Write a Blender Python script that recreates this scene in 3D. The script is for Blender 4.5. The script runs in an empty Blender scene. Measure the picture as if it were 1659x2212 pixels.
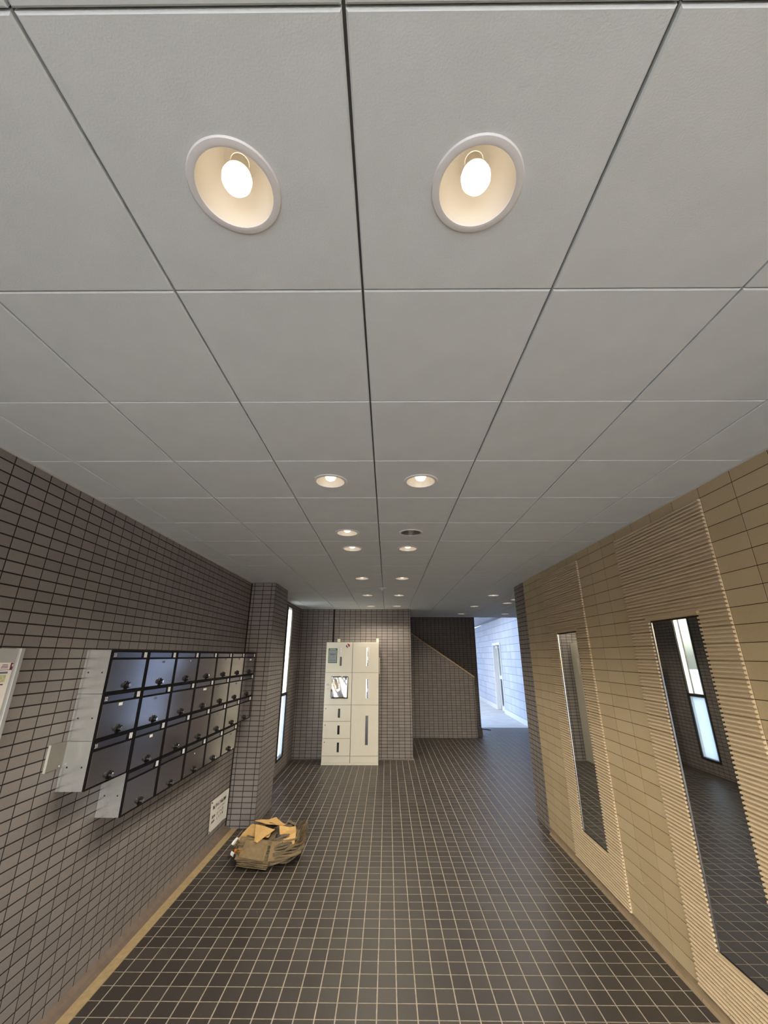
import bpy, math, random
from mathutils import Vector, Matrix

random.seed(7)
SC = bpy.context.scene
COL = SC.collection

# ------------------------------------------------------------------ camera
HF = 1.6507                       # camera height above the floor
FPX, PITCH, YAW, ROLL = 880.954, 0.3391, -0.0085, 0.0023
IW, IH = 1659.0, 2212.0


def cam_axes():
    cp, sp, cy, sy = math.cos(PITCH), math.sin(PITCH), math.cos(YAW), math.sin(YAW)
    f = Vector((sy * cp, cy * cp, sp))
    r = Vector((cy, -sy, 0))
    u = r.cross(f)
    cr, sr = math.cos(ROLL), math.sin(ROLL)
    return cr * r + sr * u, -sr * r + cr * u, f


CR, CU, CF = cam_axes()
cam_data = bpy.data.cameras.new('camera')
cam_data.sensor_fit = 'HORIZONTAL'
cam_data.sensor_width = 36.0
cam_data.lens = FPX / IW * 36.0
cam_data.clip_start = 0.02
cam_data.clip_end = 300
cam = bpy.data.objects.new('camera', cam_data)
COL.objects.link(cam)
cam.matrix_world = Matrix(((CR.x, CU.x, -CF.x, 0), (CR.y, CU.y, -CF.y, 0),
                           (CR.z, CU.z, -CF.z, HF), (0, 0, 0, 1)))
SC.camera = cam


def project(p):
    q = Vector(p) - Vector((0, 0, HF))
    z = q.dot(CF)
    if z < 0.05:
        return None
    return IW / 2 + FPX * q.dot(CR) / z, IH / 2 - FPX * q.dot(CU) / z, z


# ------------------------------------------------------------------ world, exposure
world = bpy.data.worlds.new('sky_world')
SC.world = world
world.use_nodes = True
wn = world.node_tree
bg = wn.nodes['Background']
sky = wn.nodes.new('ShaderNodeTexSky')
sky.sky_type = 'NISHITA'
sky.sun_disc = False
sky.sun_elevation = math.radians(42)
sky.sun_rotation = math.radians(200)
sky.air_density = 1.0
sky.dust_density = 3.0
wn.links.new(sky.outputs[0], bg.inputs[0])
SKY = 1.55
bg.inputs[1].default_value = SKY
sun_data = bpy.data.lights.new('sun', 'SUN')
SUN = 0.8
sun_data.energy = SUN
sun_data.angle = math.radians(0.6)
sun_data.color = (1.0, 0.97, 0.93)
sun = bpy.data.objects.new('sun', sun_data)
COL.objects.link(sun)
sun.rotation_euler = Vector((-0.30, 0.62, -0.95)).to_track_quat('-Z', 'Y').to_euler()   # high, from behind the viewpoint
SC.view_settings.view_transform = 'Standard'
SC.view_settings.look = 'None'
SC.view_settings.exposure = 0.12
SC.view_settings.gamma = 1.0
SC.view_settings.use_curve_mapping = False
SC.cycles.max_bounces = 8
SC.cycles.adaptive_threshold = 0.06
LAMP = 2.1                        # glow of one lit bulb
SPOT = 36.0                       # downward beam of one lit bulb
LAMP_RGB = (255, 241, 221)

# ------------------------------------------------------------------ dimensions
H = 2.4806                        # ceiling height
XL, XR = -1.632, 1.605            # corridor walls
TOP = 2.68                        # underside of the slab above the ceiling panels
YB = 7.9                          # back wall
Y0 = -2.3                         # entrance end behind the camera
ZP, ZO = 0.0503, 1.684            # dark wall tile courses
PIER0, PIER1, PIERX = 4.93, 5.56, -1.345
BX0, BP = 1.965, 0.206            # beige wall tile columns
BZ0, BZP = 0.060, 0.0786          # beige wall tile courses
BEND, DEND = 4.849, 5.26          # end of the beige facing, end of the right wall
WIN = (6.8026, 7.2026, 0.175, 2.4385)     # slit window in the left wall


# ------------------------------------------------------------------ materials
def lin(c):
    out = []
    for v in c:
        v = v / 255.0
        out.append(v / 12.92 if v <= 0.04045 else ((v + 0.055) / 1.055) ** 2.4)
    return tuple(out) + (1.0,)


def new_mat(name):
    m = bpy.data.materials.new(name)
    m.use_nodes = True
    nt = m.node_tree
    return m, nt, nt.nodes['Principled BSDF']


def mat(name, rgb, rough=0.6, metal=0.0, var=0.0, scale=20.0, bump=0.0, bscale=200.0, spec=0.5, coat=0.0, stretch=None):
    m, nt, b = new_mat(name)
    c = lin(rgb)
    b.inputs['Roughness'].default_value = rough
    b.inputs['Metallic'].default_value = metal
    b.inputs['Specular IOR Level'].default_value = spec
    b.inputs['Coat Weight'].default_value = coat
    tc = nt.nodes.new('ShaderNodeTexCoord')
    src = tc.outputs['Object']
    if stretch:
        mp = nt.nodes.new('ShaderNodeMapping')
        mp.inputs['Scale'].default_value = stretch
        nt.links.new(src, mp.inputs[0])
        src = mp.outputs[0]
    if var > 0:
        n = nt.nodes.new('ShaderNodeTexNoise')
        n.inputs['Scale'].default_value = scale
        n.inputs['Detail'].default_value = 5
        nt.links.new(src, n.inputs['Vector'])
        r = nt.nodes.new('ShaderNodeValToRGB')
        r.color_ramp.elements[0].position = 0.3
        r.color_ramp.elements[1].position = 0.7
        r.color_ramp.elements[0].color = tuple(v * (1 - var) for v in c[:3]) + (1,)
        r.color_ramp.elements[1].color = tuple(min(1, v * (1 + var)) for v in c[:3]) + (1,)
        nt.links.new(n.outputs['Fac'], r.inputs['Fac'])
        nt.links.new(r.outputs['Color'], b.inputs['Base Color'])
    else:
        b.inputs['Base Color'].default_value = c
    if bump > 0:
        n2 = nt.nodes.new('ShaderNodeTexNoise')
        n2.inputs['Scale'].default_value = bscale
        n2.inputs['Detail'].default_value = 3
        nt.links.new(src, n2.inputs['Vector'])
        bp = nt.nodes.new('ShaderNodeBump')
        bp.inputs['Strength'].default_value = bump
        bp.inputs['Distance'].default_value = 0.002
        nt.links.new(n2.outputs['Fac'], bp.inputs['Height'])
        nt.links.new(bp.outputs['Normal'], b.inputs['Normal'])
    return m


def tile_mat(name, rgb_a, rgb_b, pitch, off, rough=0.5, mottle=0.12, bump=0.15, spec=0.5):
    """each tile gets its own tone: white noise over the tile's cell in the wall"""
    m, nt, b = new_mat(name)
    g = nt.nodes.new('ShaderNodeNewGeometry')
    sub = nt.nodes.new('ShaderNodeVectorMath'); sub.operation = 'SUBTRACT'
    sub.inputs[1].default_value = off
    div = nt.nodes.new('ShaderNodeVectorMath'); div.operation = 'DIVIDE'
    div.inputs[1].default_value = pitch
    fl = nt.nodes.new('ShaderNodeVectorMath'); fl.operation = 'FLOOR'
    wnz = nt.nodes.new('ShaderNodeTexWhiteNoise'); wnz.noise_dimensions = '3D'
    nt.links.new(g.outputs['Position'], sub.inputs[0])
    nt.links.new(sub.outputs[0], div.inputs[0])
    nt.links.new(div.outputs[0], fl.inputs[0])
    nt.links.new(fl.outputs[0], wnz.inputs['Vector'])
    mix = nt.nodes.new('ShaderNodeMix'); mix.data_type = 'RGBA'
    mix.inputs['A'].default_value = lin(rgb_a)
    mix.inputs['B'].default_value = lin(rgb_b)
    nt.links.new(wnz.outputs['Value'], mix.inputs['Factor'])
    n = nt.nodes.new('ShaderNodeTexNoise')
    n.inputs['Scale'].default_value = 260
    n.inputs['Detail'].default_value = 4
    nt.links.new(g.outputs['Position'], n.inputs['Vector'])
    mr = nt.nodes.new('ShaderNodeMapRange')
    mr.inputs['From Min'].default_value = 0.25
    mr.inputs['From Max'].default_value = 0.75
    mr.inputs['To Min'].default_value = 1 - mottle
    mr.inputs['To Max'].default_value = 1 + mottle
    nt.links.new(n.outputs['Fac'], mr.inputs['Value'])
    mul = nt.nodes.new('ShaderNodeMix'); mul.data_type = 'RGBA'; mul.blend_type = 'MULTIPLY'
    mul.inputs['Factor'].default_value = 1.0
    nt.links.new(mix.outputs['Result'], mul.inputs['A'])
    nt.links.new(mr.outputs['Result'], mul.inputs['B'])
    nt.links.new(mul.outputs['Result'], b.inputs['Base Color'])
    b.inputs['Roughness'].default_value = rough
    b.inputs['Specular IOR Level'].default_value = spec
    bp = nt.nodes.new('ShaderNodeBump')
    bp.inputs['Strength'].default_value = bump
    bp.inputs['Distance'].default_value = 0.001
    nt.links.new(n.outputs['Fac'], bp.inputs['Height'])
    nt.links.new(bp.outputs['Normal'], b.inputs['Normal'])
    return m


def emit_mat(name, rgb, strength):
    m, nt, b = new_mat(name)
    b.inputs['Base Color'].default_value = (0.9, 0.9, 0.9, 1)
    b.inputs['Emission Color'].default_value = lin(rgb)
    b.inputs['Emission Strength'].default_value = strength
    return m


def pane_mat(name, frosted):
    m, nt, b = new_mat(name)
    out = [n for n in nt.nodes if n.type == 'OUTPUT_MATERIAL'][0]
    gl = nt.nodes.new('ShaderNodeBsdfGlossy'); gl.inputs['Roughness'].default_value = 0.35 if frosted else 0.02
    th = nt.nodes.new('ShaderNodeBsdfTranslucent' if frosted else 'ShaderNodeBsdfTransparent')
    th.inputs['Color'].default_value = (0.56, 0.62, 0.67, 1) if frosted else (0.93, 0.96, 0.95, 1)
    mx = nt.nodes.new('ShaderNodeMixShader')
    mx.inputs[0].default_value = 0.08
    nt.links.new(th.outputs[0], mx.inputs[1]); nt.links.new(gl.outputs[0], mx.inputs[2])
    nt.links.new(mx.outputs[0], out.inputs['Surface'])
    nt.nodes.remove(b)
    return m


BIG = 1000.0
M = dict(
    tile_x=tile_mat('dark_tile_side', (126, 119, 115), (136, 129, 125), (BIG, 0.1, ZP), (-300, 1.6026, ZO), 0.5),
    tile_y=tile_mat('dark_tile_front', (126, 119, 115), (136, 129, 125), (0.1, BIG, ZP), (-1.394, -300, ZO), 0.5),
    grout=mat('dark_grout', (30, 26, 24), 0.9, var=0.2, scale=60),
    floor=tile_mat('floor_tile', (56, 51, 47), (67, 62, 57), (0.1, 0.1, BIG), (-0.2533, 2.661, -300), 0.42, 0.28, 0.3, 0.4),
    fgrout=mat('floor_grout', (162, 151, 134), 0.85, var=0.18, scale=30),
    beige=tile_mat('beige_tile', (180, 161, 126), (189, 171, 137), (BIG, BP, BZP), (-300, BX0, BZ0), 0.45, 0.08, 0.1),
    ribbed=tile_mat('ribbed_tile', (197, 179, 148), (206, 188, 157), (BIG, BP, BZP / 4), (-300, BX0, BZ0), 0.5, 0.08, 0.1),
    bgrout=mat('beige_grout', (52, 38, 22), 0.9, var=0.2, scale=60),
    base=mat('base_tile', (142, 124, 98), 0.6, var=0.1, scale=15),
    kerb=mat('tan_mortar', (170, 148, 108), 0.8, var=0.12, scale=25, bump=0.4),
    cove=mat('cove_mortar', (112, 97, 84), 0.8, var=0.12, scale=25),
    panel=mat('ceiling_board', (214, 222, 224), 0.7, var=0.03, scale=8, bump=0.25, bscale=300),
    slab=mat('slab_concrete', (70, 68, 66), 0.9, var=0.1),
    trim=mat('white_trim', (205, 203, 196), 0.5),
    white=mat('white_enamel', (226, 226, 226), 0.35),
    reflector=mat('cream_reflector', (226, 219, 205), 0.35),
    dull=mat('unlit_reflector', (120, 116, 110), 0.35, metal=0.3),  # greyer copy of the reflector, its lack of lamp light put into colour
    bulb=emit_mat('warm_bulb', LAMP_RGB, LAMP),
    deadbulb=mat('dead_bulb', (150, 148, 142), 0.2),
    steel=mat('stainless_sheet', (236, 240, 238), 0.24, metal=0.85, var=0.05, scale=6, bump=1.0, bscale=3, stretch=(1.2, 1, 7)),
    door=mat('dark_steel_door', (160, 157, 158), 0.13, metal=0.9, var=0.06, scale=10, bump=0.05, bscale=6),
    flap=mat('flap_steel', (128, 127, 134), 0.2, metal=0.9),
    bezel=mat('black_bezel', (10, 10, 13), 0.6, spec=0.2),
    black=mat('black_plastic', (16, 16, 17), 0.35),
    hole=mat('dark_hole', (8, 8, 12), 0.8),
    chrome=mat('chrome', (225, 226, 228), 0.08, metal=1.0),
    mirror=mat('mirror_glass', (200, 202, 200), 0.015, metal=1.0),
    locker=mat('cream_locker', (230, 224, 205), 0.45, var=0.02, scale=5),
    gap=mat('gap_shade', (60, 54, 44), 0.8),
    smoke=mat('smoke_window', (38, 42, 50), 0.12, spec=0.8),
    sheet=mat('polished_plate', (205, 206, 208), 0.05, metal=1.0, bump=1.0, bscale=6),
    paper=mat('white_paper', (232, 228, 220), 0.8, var=0.03),
    ink=mat('black_ink', (36, 33, 30), 0.8),
    green=mat('green_print', (46, 112, 78), 0.7),
    grey=mat('grey_print', (150, 154, 152), 0.7, var=0.08, scale=40),
    red=mat('red_print', (190, 48, 66), 0.6),
    blue=mat('blue_print', (40, 74, 92), 0.6),
    purple=mat('purple_print', (104, 34, 92), 0.7),
    yellow=mat('yellow_print', (226, 196, 96), 0.7),
    mapprint=mat('map_print', (196, 196, 150), 0.8, var=0.2, scale=120),
    slate=mat('slate_print', (104, 110, 124), 0.8),
    silver=mat('silver_frame', (196, 198, 198), 0.4, metal=0.5),
    board=mat('board_back', (172, 172, 168), 0.6, var=0.03),
    plate=mat('grey_plate', (124, 120, 110), 0.55, metal=0.0, var=0.05, scale=12),
    alu=mat('dark_aluminium', (62, 58, 54), 0.35, metal=0.6),
    brightalu=mat('bright_aluminium', (210, 210, 206), 0.25, metal=0.8),
    glass=pane_mat('clear_glass', False),
    frost=pane_mat('frosted_glass', True),
    coping=mat('coping_stone', (176, 152, 122), 0.7, var=0.08, scale=20),
    outtile=tile_mat('pale_outdoor_tile', (180, 188, 204), (194, 201, 214), (BIG, 0.46, 0.205), (-300, 0.1, 0.12), 0.6, 0.05, 0.1),
    outgrout=mat('pale_grout', (150, 150, 156), 0.9),
    outfloor=mat('pale_concrete', (196, 194, 188), 0.85, var=0.1, scale=3, bump=0.2),
    outpaint=mat('white_door_paint', (218, 220, 220), 0.5),
    outgrey=mat('grey_door_paint', (150, 156, 166), 0.5),
    doorglass=mat('green_door_glass', (96, 112, 100), 0.1, spec=0.8),
    kraft=mat('kraft_paper', (204, 166, 104), 0.8, var=0.08, scale=14),
    kraft2=mat('kraft_dull', (132, 112, 80), 0.85, var=0.16, scale=24, bump=0.6, bscale=40),
    news=mat('old_newsprint', (112, 99, 77), 0.9, var=0.22, scale=45, bump=0.6, bscale=60),
    orange=mat('orange_print', (214, 128, 40), 0.7, var=0.1),
    step=mat('stair_tile', (70, 66, 64), 0.6, var=0.1, scale=30),
)


# ------------------------------------------------------------------ mesh helpers
class MB:
    def __init__(s):
        s.v, s.f, s.m, s.mats = [], [], [], []

    def mi(s, m):
        if m not in s.mats:
            s.mats.append(m)
        return s.mats.index(m)

    def poly(s, pts, m=None):
        k = len(s.v)
        s.v += [tuple(p) for p in pts]
        s.f.append(tuple(range(k, k + len(pts))))
        s.m.append(m)

    def box(s, x0, x1, y0, y1, z0, z1, m=None):
        k = len(s.v)
        s.v += [(x, y, z) for x in (x0, x1) for y in (y0, y1) for z in (z0, z1)]
        for q in ((0, 1, 3, 2), (4, 6, 7, 5), (0, 4, 5, 1), (2, 3, 7, 6), (0, 2, 6, 4), (1, 5, 7, 3)):
            s.f.append(tuple(k + i for i in q)); s.m.append(m)

    def bbox(s, x0, x1, y0, y1, z0, z1, b, axis='x', m=None):
        """box whose +axis face is chamfered by b"""
        def P(a, p, q):
            return {'x': (a, p, q), 'y': (p, a, q), 'z': (p, q, a)}[axis]
        if axis == 'x':
            a0, a1, p0, p1, q0, q1 = x0, x1, y0, y1, z0, z1
        elif axis == 'y':
            a0, a1, p0, p1, q0, q1 = y0, y1, x0, x1, z0, z1
        else:
            a0, a1, p0, p1, q0, q1 = z0, z1, x0, x1, y0, y1
        s_ = 1 if a1 > a0 else -1
        k = len(s.v)
        for a, e in ((a0, 0), (a1 - s_ * b, 0), (a1, b)):
            s.v += [P(a, p0 + e, q0 + e), P(a, p1 - e, q0 + e), P(a, p1 - e, q1 - e), P(a, p0 + e, q1 - e)]
        for r in (0, 4):
            for i in range(4):
                j = (i + 1) % 4
                s.f.append((k + r + i, k + r + j, k + r + 4 + j, k + r + 4 + i)); s.m.append(m)
        s.f.append((k + 8, k + 9, k + 10, k + 11)); s.m.append(m)
        s.f.append((k + 3, k + 2, k + 1, k)); s.m.append(m)

    def prism(s, pts, d, m=None):
        """polygon pts (3-D) extruded by vector d"""
        n, k = len(pts), len(s.v)
        d = Vector(d)
        s.v += [tuple(p) for p in pts] + [tuple(Vector(p) + d) for p in pts]
        s.f.append(tuple(range(k + n - 1, k - 1, -1))); s.m.append(m)
        s.f.append(tuple(range(k + n, k + 2 * n))); s.m.append(m)
        for i in range(n):
            j = (i + 1) % n
            s.f.append((k + i, k + j, k + n + j, k + n + i)); s.m.append(m)

    def lathe(s, prof, n=32, axis='z', c=(0, 0, 0), cap0=False, cap1=False, m=None):
        k = len(s.v)
        for r, a in prof:
            for i in range(n):
                t = 2 * math.pi * i / n
                p, q = r * math.cos(t), r * math.sin(t)
                v = {'z': (p, q, a), 'x': (a, p, q), 'y': (p, a, q)}[axis]
                s.v.append((v[0] + c[0], v[1] + c[1], v[2] + c[2]))
        for j in range(len(prof) - 1):
            for i in range(n):
                i2 = (i + 1) % n
                s.f.append((k + j * n + i, k + j * n + i2, k + (j + 1) * n + i2, k + (j + 1) * n + i)); s.m.append(m)
        if cap0:
            s.f.append(tuple(k + i for i in range(n - 1, -1, -1))); s.m.append(m)
        if cap1:
            e = k + (len(prof) - 1) * n
            s.f.append(tuple(e + i for i in range(n))); s.m.append(m)

    def tube(s, pts, r, n=8, m=None):
        pts = [Vector(p) for p in pts]
        k = len(s.v)
        for i, p in enumerate(pts):
            t = (pts[min(i + 1, len(pts) - 1)] - pts[max(i - 1, 0)]).normalized()
            a = t.cross(Vector((0, 0, 1)))
            if a.length < 1e-3:
                a = t.cross(Vector((0, 1, 0)))
            a.normalize(); b = t.cross(a)
            for q in range(n):
                w = 2 * math.pi * q / n
                s.v.append(tuple(p + r * (math.cos(w) * a + math.sin(w) * b)))
        for i in range(len(pts) - 1):
            for q in range(n):
                q2 = (q + 1) % n
                s.f.append((k + i * n + q, k + i * n + q2, k + (i + 1) * n + q2, k + (i + 1) * n + q)); s.m.append(m)
        s.f.append(tuple(k + q for q in range(n))); s.m.append(m)
        e = k + (len(pts) - 1) * n
        s.f.append(tuple(e + q for q in range(n - 1, -1, -1))); s.m.append(m)

    def mesh(s, name, material=None, smooth=False):
        me = bpy.data.meshes.new(name)
        me.from_pydata(s.v, [], s.f)
        if material is not None:
            me.materials.append(material)
        else:
            for m in s.mats:
                me.materials.append(m)
        if smooth:
            for p in me.polygons:
                p.use_smooth = True
        me.validate()
        me.update()
        import bmesh
        bm = bmesh.new(); bm.from_mesh(me)
        bmesh.ops.recalc_face_normals(bm, faces=bm.faces)
        bm.to_mesh(me); bm.free()
        return me

    def build(s, name, material, parent=None, loc=(0, 0, 0), smooth=False):
        return link(name, s.mesh(name, material, smooth), parent, loc)


def link(name, me, parent=None, loc=(0, 0, 0), mtx=None):
    o = bpy.data.objects.new(name, me)
    COL.objects.link(o)
    if parent is not None:
        o.parent = parent
    if mtx is not None:
        o.matrix_local = mtx
    else:
        o.location = loc
    return o


def tag(o, label=None, cat=None, group=None, kind=None):
    if label: o['label'] = label
    if cat: o['category'] = cat
    if group: o['group'] = group
    if kind: o['kind'] = kind
    return o


def thing(name, loc, label, cat, group=None):
    o = bpy.data.objects.new(name, None)
    COL.objects.link(o)
    o.location = loc
    o.empty_display_size = 0.05
    return tag(o, label, cat, group)


def struct(name, mb, m, label, loc=(0, 0, 0), cat=None):
    return tag(mb.build(name, m, None, loc), label, cat, kind='structure')


def copy_tree(o, parent=None):
    c = o.copy()
    COL.objects.link(c)
    if parent is not None:
        c.parent = parent
    for ch in list(o.children):
        copy_tree(ch, c)
    return c


def smooth_by_angle(me, deg=35):
    for p in me.polygons:
        p.use_smooth = True
    try:
        me.set_sharp_from_angle(angle=math.radians(deg))
    except Exception:
        pass


# ------------------------------------------------------------------ tiles laid on a surface
class Tiles:
    """lay tiles on a plane: local u, v axes, normal n. The largest in view become objects, the rest one mesh."""
    cache = {}

    def __init__(s, name, parent, m, origin, u, v, th=0.004, bev=0.0006, gap=0.006, limit=300):
        s.name, s.parent, s.m = name, parent, m
        s.o, s.u, s.v = Vector(origin), Vector(u), Vector(v)
        s.n = s.u.cross(s.v)
        s.th, s.bev, s.gap, s.limit = th, bev, gap, limit
        s.cells = []
        s.polys = []

    def cell(s, u0, u1, v0, v1, hidden=False):
        g = s.gap / 2
        if u1 - u0 < 0.012 or v1 - v0 < 0.012:
            return
        s.cells.append((u0 + g, u1 - g, v0 + g, v1 - g, hidden))

    def grid(s, us, vs, keep=None, hide=None):
        for a in range(len(us) - 1):
            for b in range(len(vs) - 1):
                u0, u1, v0, v1 = us[a], us[a + 1], vs[b], vs[b + 1]
                if keep and not keep((u0 + u1) / 2, (v0 + v1) / 2):
                    continue
                s.cell(u0, u1, v0, v1, bool(hide and hide((u0 + u1) / 2, (v0 + v1) / 2)))

    def tile_mesh(s, w, h):
        key = (s.name, s.m.name, round(w, 4), round(h, 4), s.th)
        if key not in Tiles.cache:
            mb = MB()
            b, t = s.bev, s.th
            for z, e in ((-0.001, 0), (t - b, 0), (t, b)):
                mb.v += [(-w / 2 + e, -h / 2 + e, z), (w / 2 - e, -h / 2 + e, z), (w / 2 - e, h / 2 - e, z), (-w / 2 + e, h / 2 - e, z)]
            for r in (0, 4):
                for i in range(4):
                    j = (i + 1) % 4
                    mb.f.append((r + i, r + j, r + 4 + j, r + 4 + i))
            mb.f.append((8, 9, 10, 11))
            me = bpy.data.meshes.new(s.name)
            me.from_pydata(mb.v, [], mb.f)
            me.materials.append(s.m)
            me.update()
            Tiles.cache[key] = me
        return Tiles.cache[key]

    def score(s, c):
        u0, u1, v0, v1, hid = c
        if hid:
            return 0
        P = [s.o + s.u * a + s.v * b for a, b in ((u0, v0), (u1, v0), (u1, v1), (u0, v1))]
        if (Vector((0, 0, HF)) - P[0]).dot(s.n) <= 0:
            return 0
        Q = [project(p) for p in P]
        if any(q is None for q in Q):
            return 0
        cx, cy = sum(q[0] for q in Q) / 4, sum(q[1] for q in Q) / 4
        if not (-10 < cx < IW + 10 and -10 < cy < IH + 10):
            return 0
        return abs(sum(Q[i][0] * Q[(i + 1) % 4][1] - Q[(i + 1) % 4][0] * Q[i][1] for i in range(4))) / 2

    def done(s):
        sc = sorted(((s.score(c), i) for i, c in enumerate(s.cells)), reverse=True)
        chosen = set(i for a, i in sc[:s.limit] if a > 25)
        rot = Matrix((s.u, s.v, s.n)).transposed().to_4x4()
        rest = MB()
        for i, (u0, u1, v0, v1, hid) in enumerate(s.cells):
            c = s.o + s.u * (u0 + u1) / 2 + s.v * (v0 + v1) / 2
            me = s.tile_mesh(u1 - u0, v1 - v0)
            if i in chosen:
                link(s.name, me, s.parent, mtx=Matrix.Translation(c) @ rot)
            else:
                k = len(rest.v)
                for vv in me.vertices:
                    rest.v.append(tuple(c + s.u * vv.co.x + s.v * vv.co.y + s.n * vv.co.z))
                for p in me.polygons:
                    rest.f.append(tuple(k + q for q in p.vertices))
        for poly in s.polys:       # cut tiles along a slope
            rest.prism([s.o + s.u * a + s.v * b for a, b in poly], s.n * s.th)
        if rest.f:
            me = bpy.data.meshes.new(s.name + 's')
            me.from_pydata(rest.v, [], rest.f)
            me.materials.append(s.m)
            me.update()
            tag(link(s.name + '_field', me, s.parent), kind='stuff')


def lines(a, b, phase, pitch):
    """joint positions between a and b, on a grid, with both ends"""
    k = math.ceil((a - phase) / pitch + 0.12)
    out = [a]
    while phase + k * pitch < b - 0.12 * pitch:
        out.append(phase + k * pitch); k += 1
    return out + [b]


ZL = lines(0.0, TOP - 0.15, ZO, ZP)
ZLC = lines(0.0, H, ZO, ZP)

# ================================================================== FLOOR
fb = MB()
fb.box(XL - 0.1, 3.7, Y0, 11.2, -0.12, -0.001)
floor = struct('floor', fb, M['fgrout'], 'dark brown square floor tiles with light tan grout lines')
ft = Tiles('floor_tile', floor, M['floor'], (0, 0, -0.001), (1, 0, 0), (0, 1, 0), th=0.001, bev=0.0006, gap=0.0062)
xl_f = -1.515


def floor_keep(x, y):
    if x < xl_f and y < PIER0: return False
    if x < PIERX and PIER0 < y < PIER1: return False
    if x > XR and y < DEND: return False
    if x < 0.435 and y > YB: return False
    if x < 2.26 and y > 10.97: return False
    return True


def floor_hide(x, y):
    return (x < -0.1 and y > 7.45) or y > 9.9


ft.grid(lines(XL, 3.6, -0.2533, 0.1), lines(Y0, 11.2, 2.661, 0.1), floor_keep, floor_hide)
ft.done()

# edge of the floor along the left wall: mortar cove and a tan strip
eb = MB()
pts = [(XL, 0.03), (-1.606, 0.014), (-1.576, 0.006), (-1.576, -0.003), (XL, -0.003)]
eb.prism([(x, Y0, z) for x, z in pts], (0, PIER0 - Y0, 0))
bl = struct('baseboard_left', eb, M['cove'], 'grey brown mortar cove along the foot of the left wall')
eb = MB()
eb.box(-1.576, xl_f, 0, PIER0 - Y0, -0.003, 0.004)
eb.build('mortar_strip', M['kerb'], bl, (0, Y0, 0))

# ================================================================== LEFT WALL
wb = MB()
w0, w1, wz0, wz1 = WIN
xo, xi = XL - 0.11, XL - 0.0012
wb.box(xo, xi, Y0, w0, -0.05, TOP)
wb.box(xo, xi, w1, YB + 0.2, -0.05, TOP)
wb.box(xo, xi, w0, w1, -0.05, wz0)
wb.box(xo, xi, w0, w1, wz1, TOP)
wall_left = struct('wall_left', wb, M['grout'], 'left wall of small grey brown rectangular tiles with black joints')
lt = Tiles('wall_tile', wall_left, M['tile_x'], (XL - 0.0012, 0, 0), (0, 1, 0), (0, 0, 1), th=0.0012, gap=0.0062)


def lw_keep(y, z):
    if PIER0 < y < PIER1: return False
    return not (w0 < y < w1 and wz0 < z < wz1)


def lw_hide(y, z):
    return (2.3 < y < 5.1 and 0.75 < z < 1.7) or y > 5 or (y < 1.93 and 0.9 < z < 1.69)


lt.grid(lines(Y0, YB, 1.6026, 0.1), ZLC, lw_keep, lw_hide)
lt.done()

# projecting pier
pb = MB()
pb.box(XL - 0.05, PIERX - 0.0012, PIER0 + 0.0012, PIER1 - 0.0012, -0.05, TOP)
pier = struct('wall_pier', pb, M['grout'], 'tiled pier standing out from the left wall past the mailboxes')
pt = Tiles('pier_tile', pier, M['tile_y'], (0, PIER0 + 0.0012, 0), (1, 0, 0), (0, 0, 1), gap=0.0062, th=0.0012, limit=150)
pt.grid([XL, -1.597, -1.495, -1.394, PIERX], ZLC, None, lambda x, z: z > 0.8 and z < 1.7 and x < -1.49)
pt.done()
pt = Tiles('pier_tile', pier, M['tile_x'], (PIERX - 0.0012, 0, 0), (0, 1, 0), (0, 0, 1), gap=0.0062, th=0.0012, limit=150)
pt.grid(lines(PIER0, PIER1, PIER0 + 0.03, 0.1), ZLC)
pt.done()
pt = Tiles('pier_tile', pier, M['tile_y'], (0, PIER1 - 0.0012, 0), (-1, 0, 0), (0, 0, 1), th=0.0012, gap=0.0062)
pt.grid(lines(-PIERX, -XL, -PIERX, 0.1), ZLC)
pt.done()

# slit window
wf = MB()
fx0, fx1 = XL - 0.10, XL + 0.012
wf.box(fx0, fx1, w0, w0 + 0.028, wz0, wz1)
wf.box(fx0, fx1, w1 - 0.028, w1, wz0, wz1)
wf.box(fx0, fx1, w0 + 0.028, w1 - 0.028, wz0, wz0 + 0.03)
wf.box(fx0, fx1, w0 + 0.028, w1 - 0.028, wz1 - 0.03, wz1)
win = struct('window_1', wf, M['alu'], 'tall narrow slit window in the left wall beyond the pier')
mb = MB(); mb.box(XL - 0.075, XL + 0.004, w0 + 0.028, w1 - 0.028, 1.055, 1.10); mb.build('mullion', M['alu'], win)
for ya, yb2 in ((w0 + 0.028, w0 + 0.042), (w1 - 0.042, w1 - 0.028)):
    for za, zb in ((wz0 + 0.03, 1.055), (1.10, wz1 - 0.03)):
        mb = MB(); mb.box(XL - 0.062, XL - 0.004, ya, yb2, za, zb); mb.build('sash_bead', M['brightalu'], win)
mb = MB(); mb.box(XL - 0.045, XL - 0.037, w0 + 0.042, w1 - 0.042, 1.10, wz1 - 0.03); tag(mb.build('pane', M['glass'], win), 'clear upper pane')
mb = MB(); mb.box(XL - 0.045, XL - 0.037, w0 + 0.042, w1 - 0.042, wz0 + 0.03, 1.055); tag(mb.build('pane', M['frost'], win), 'frosted lower pane')

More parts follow.
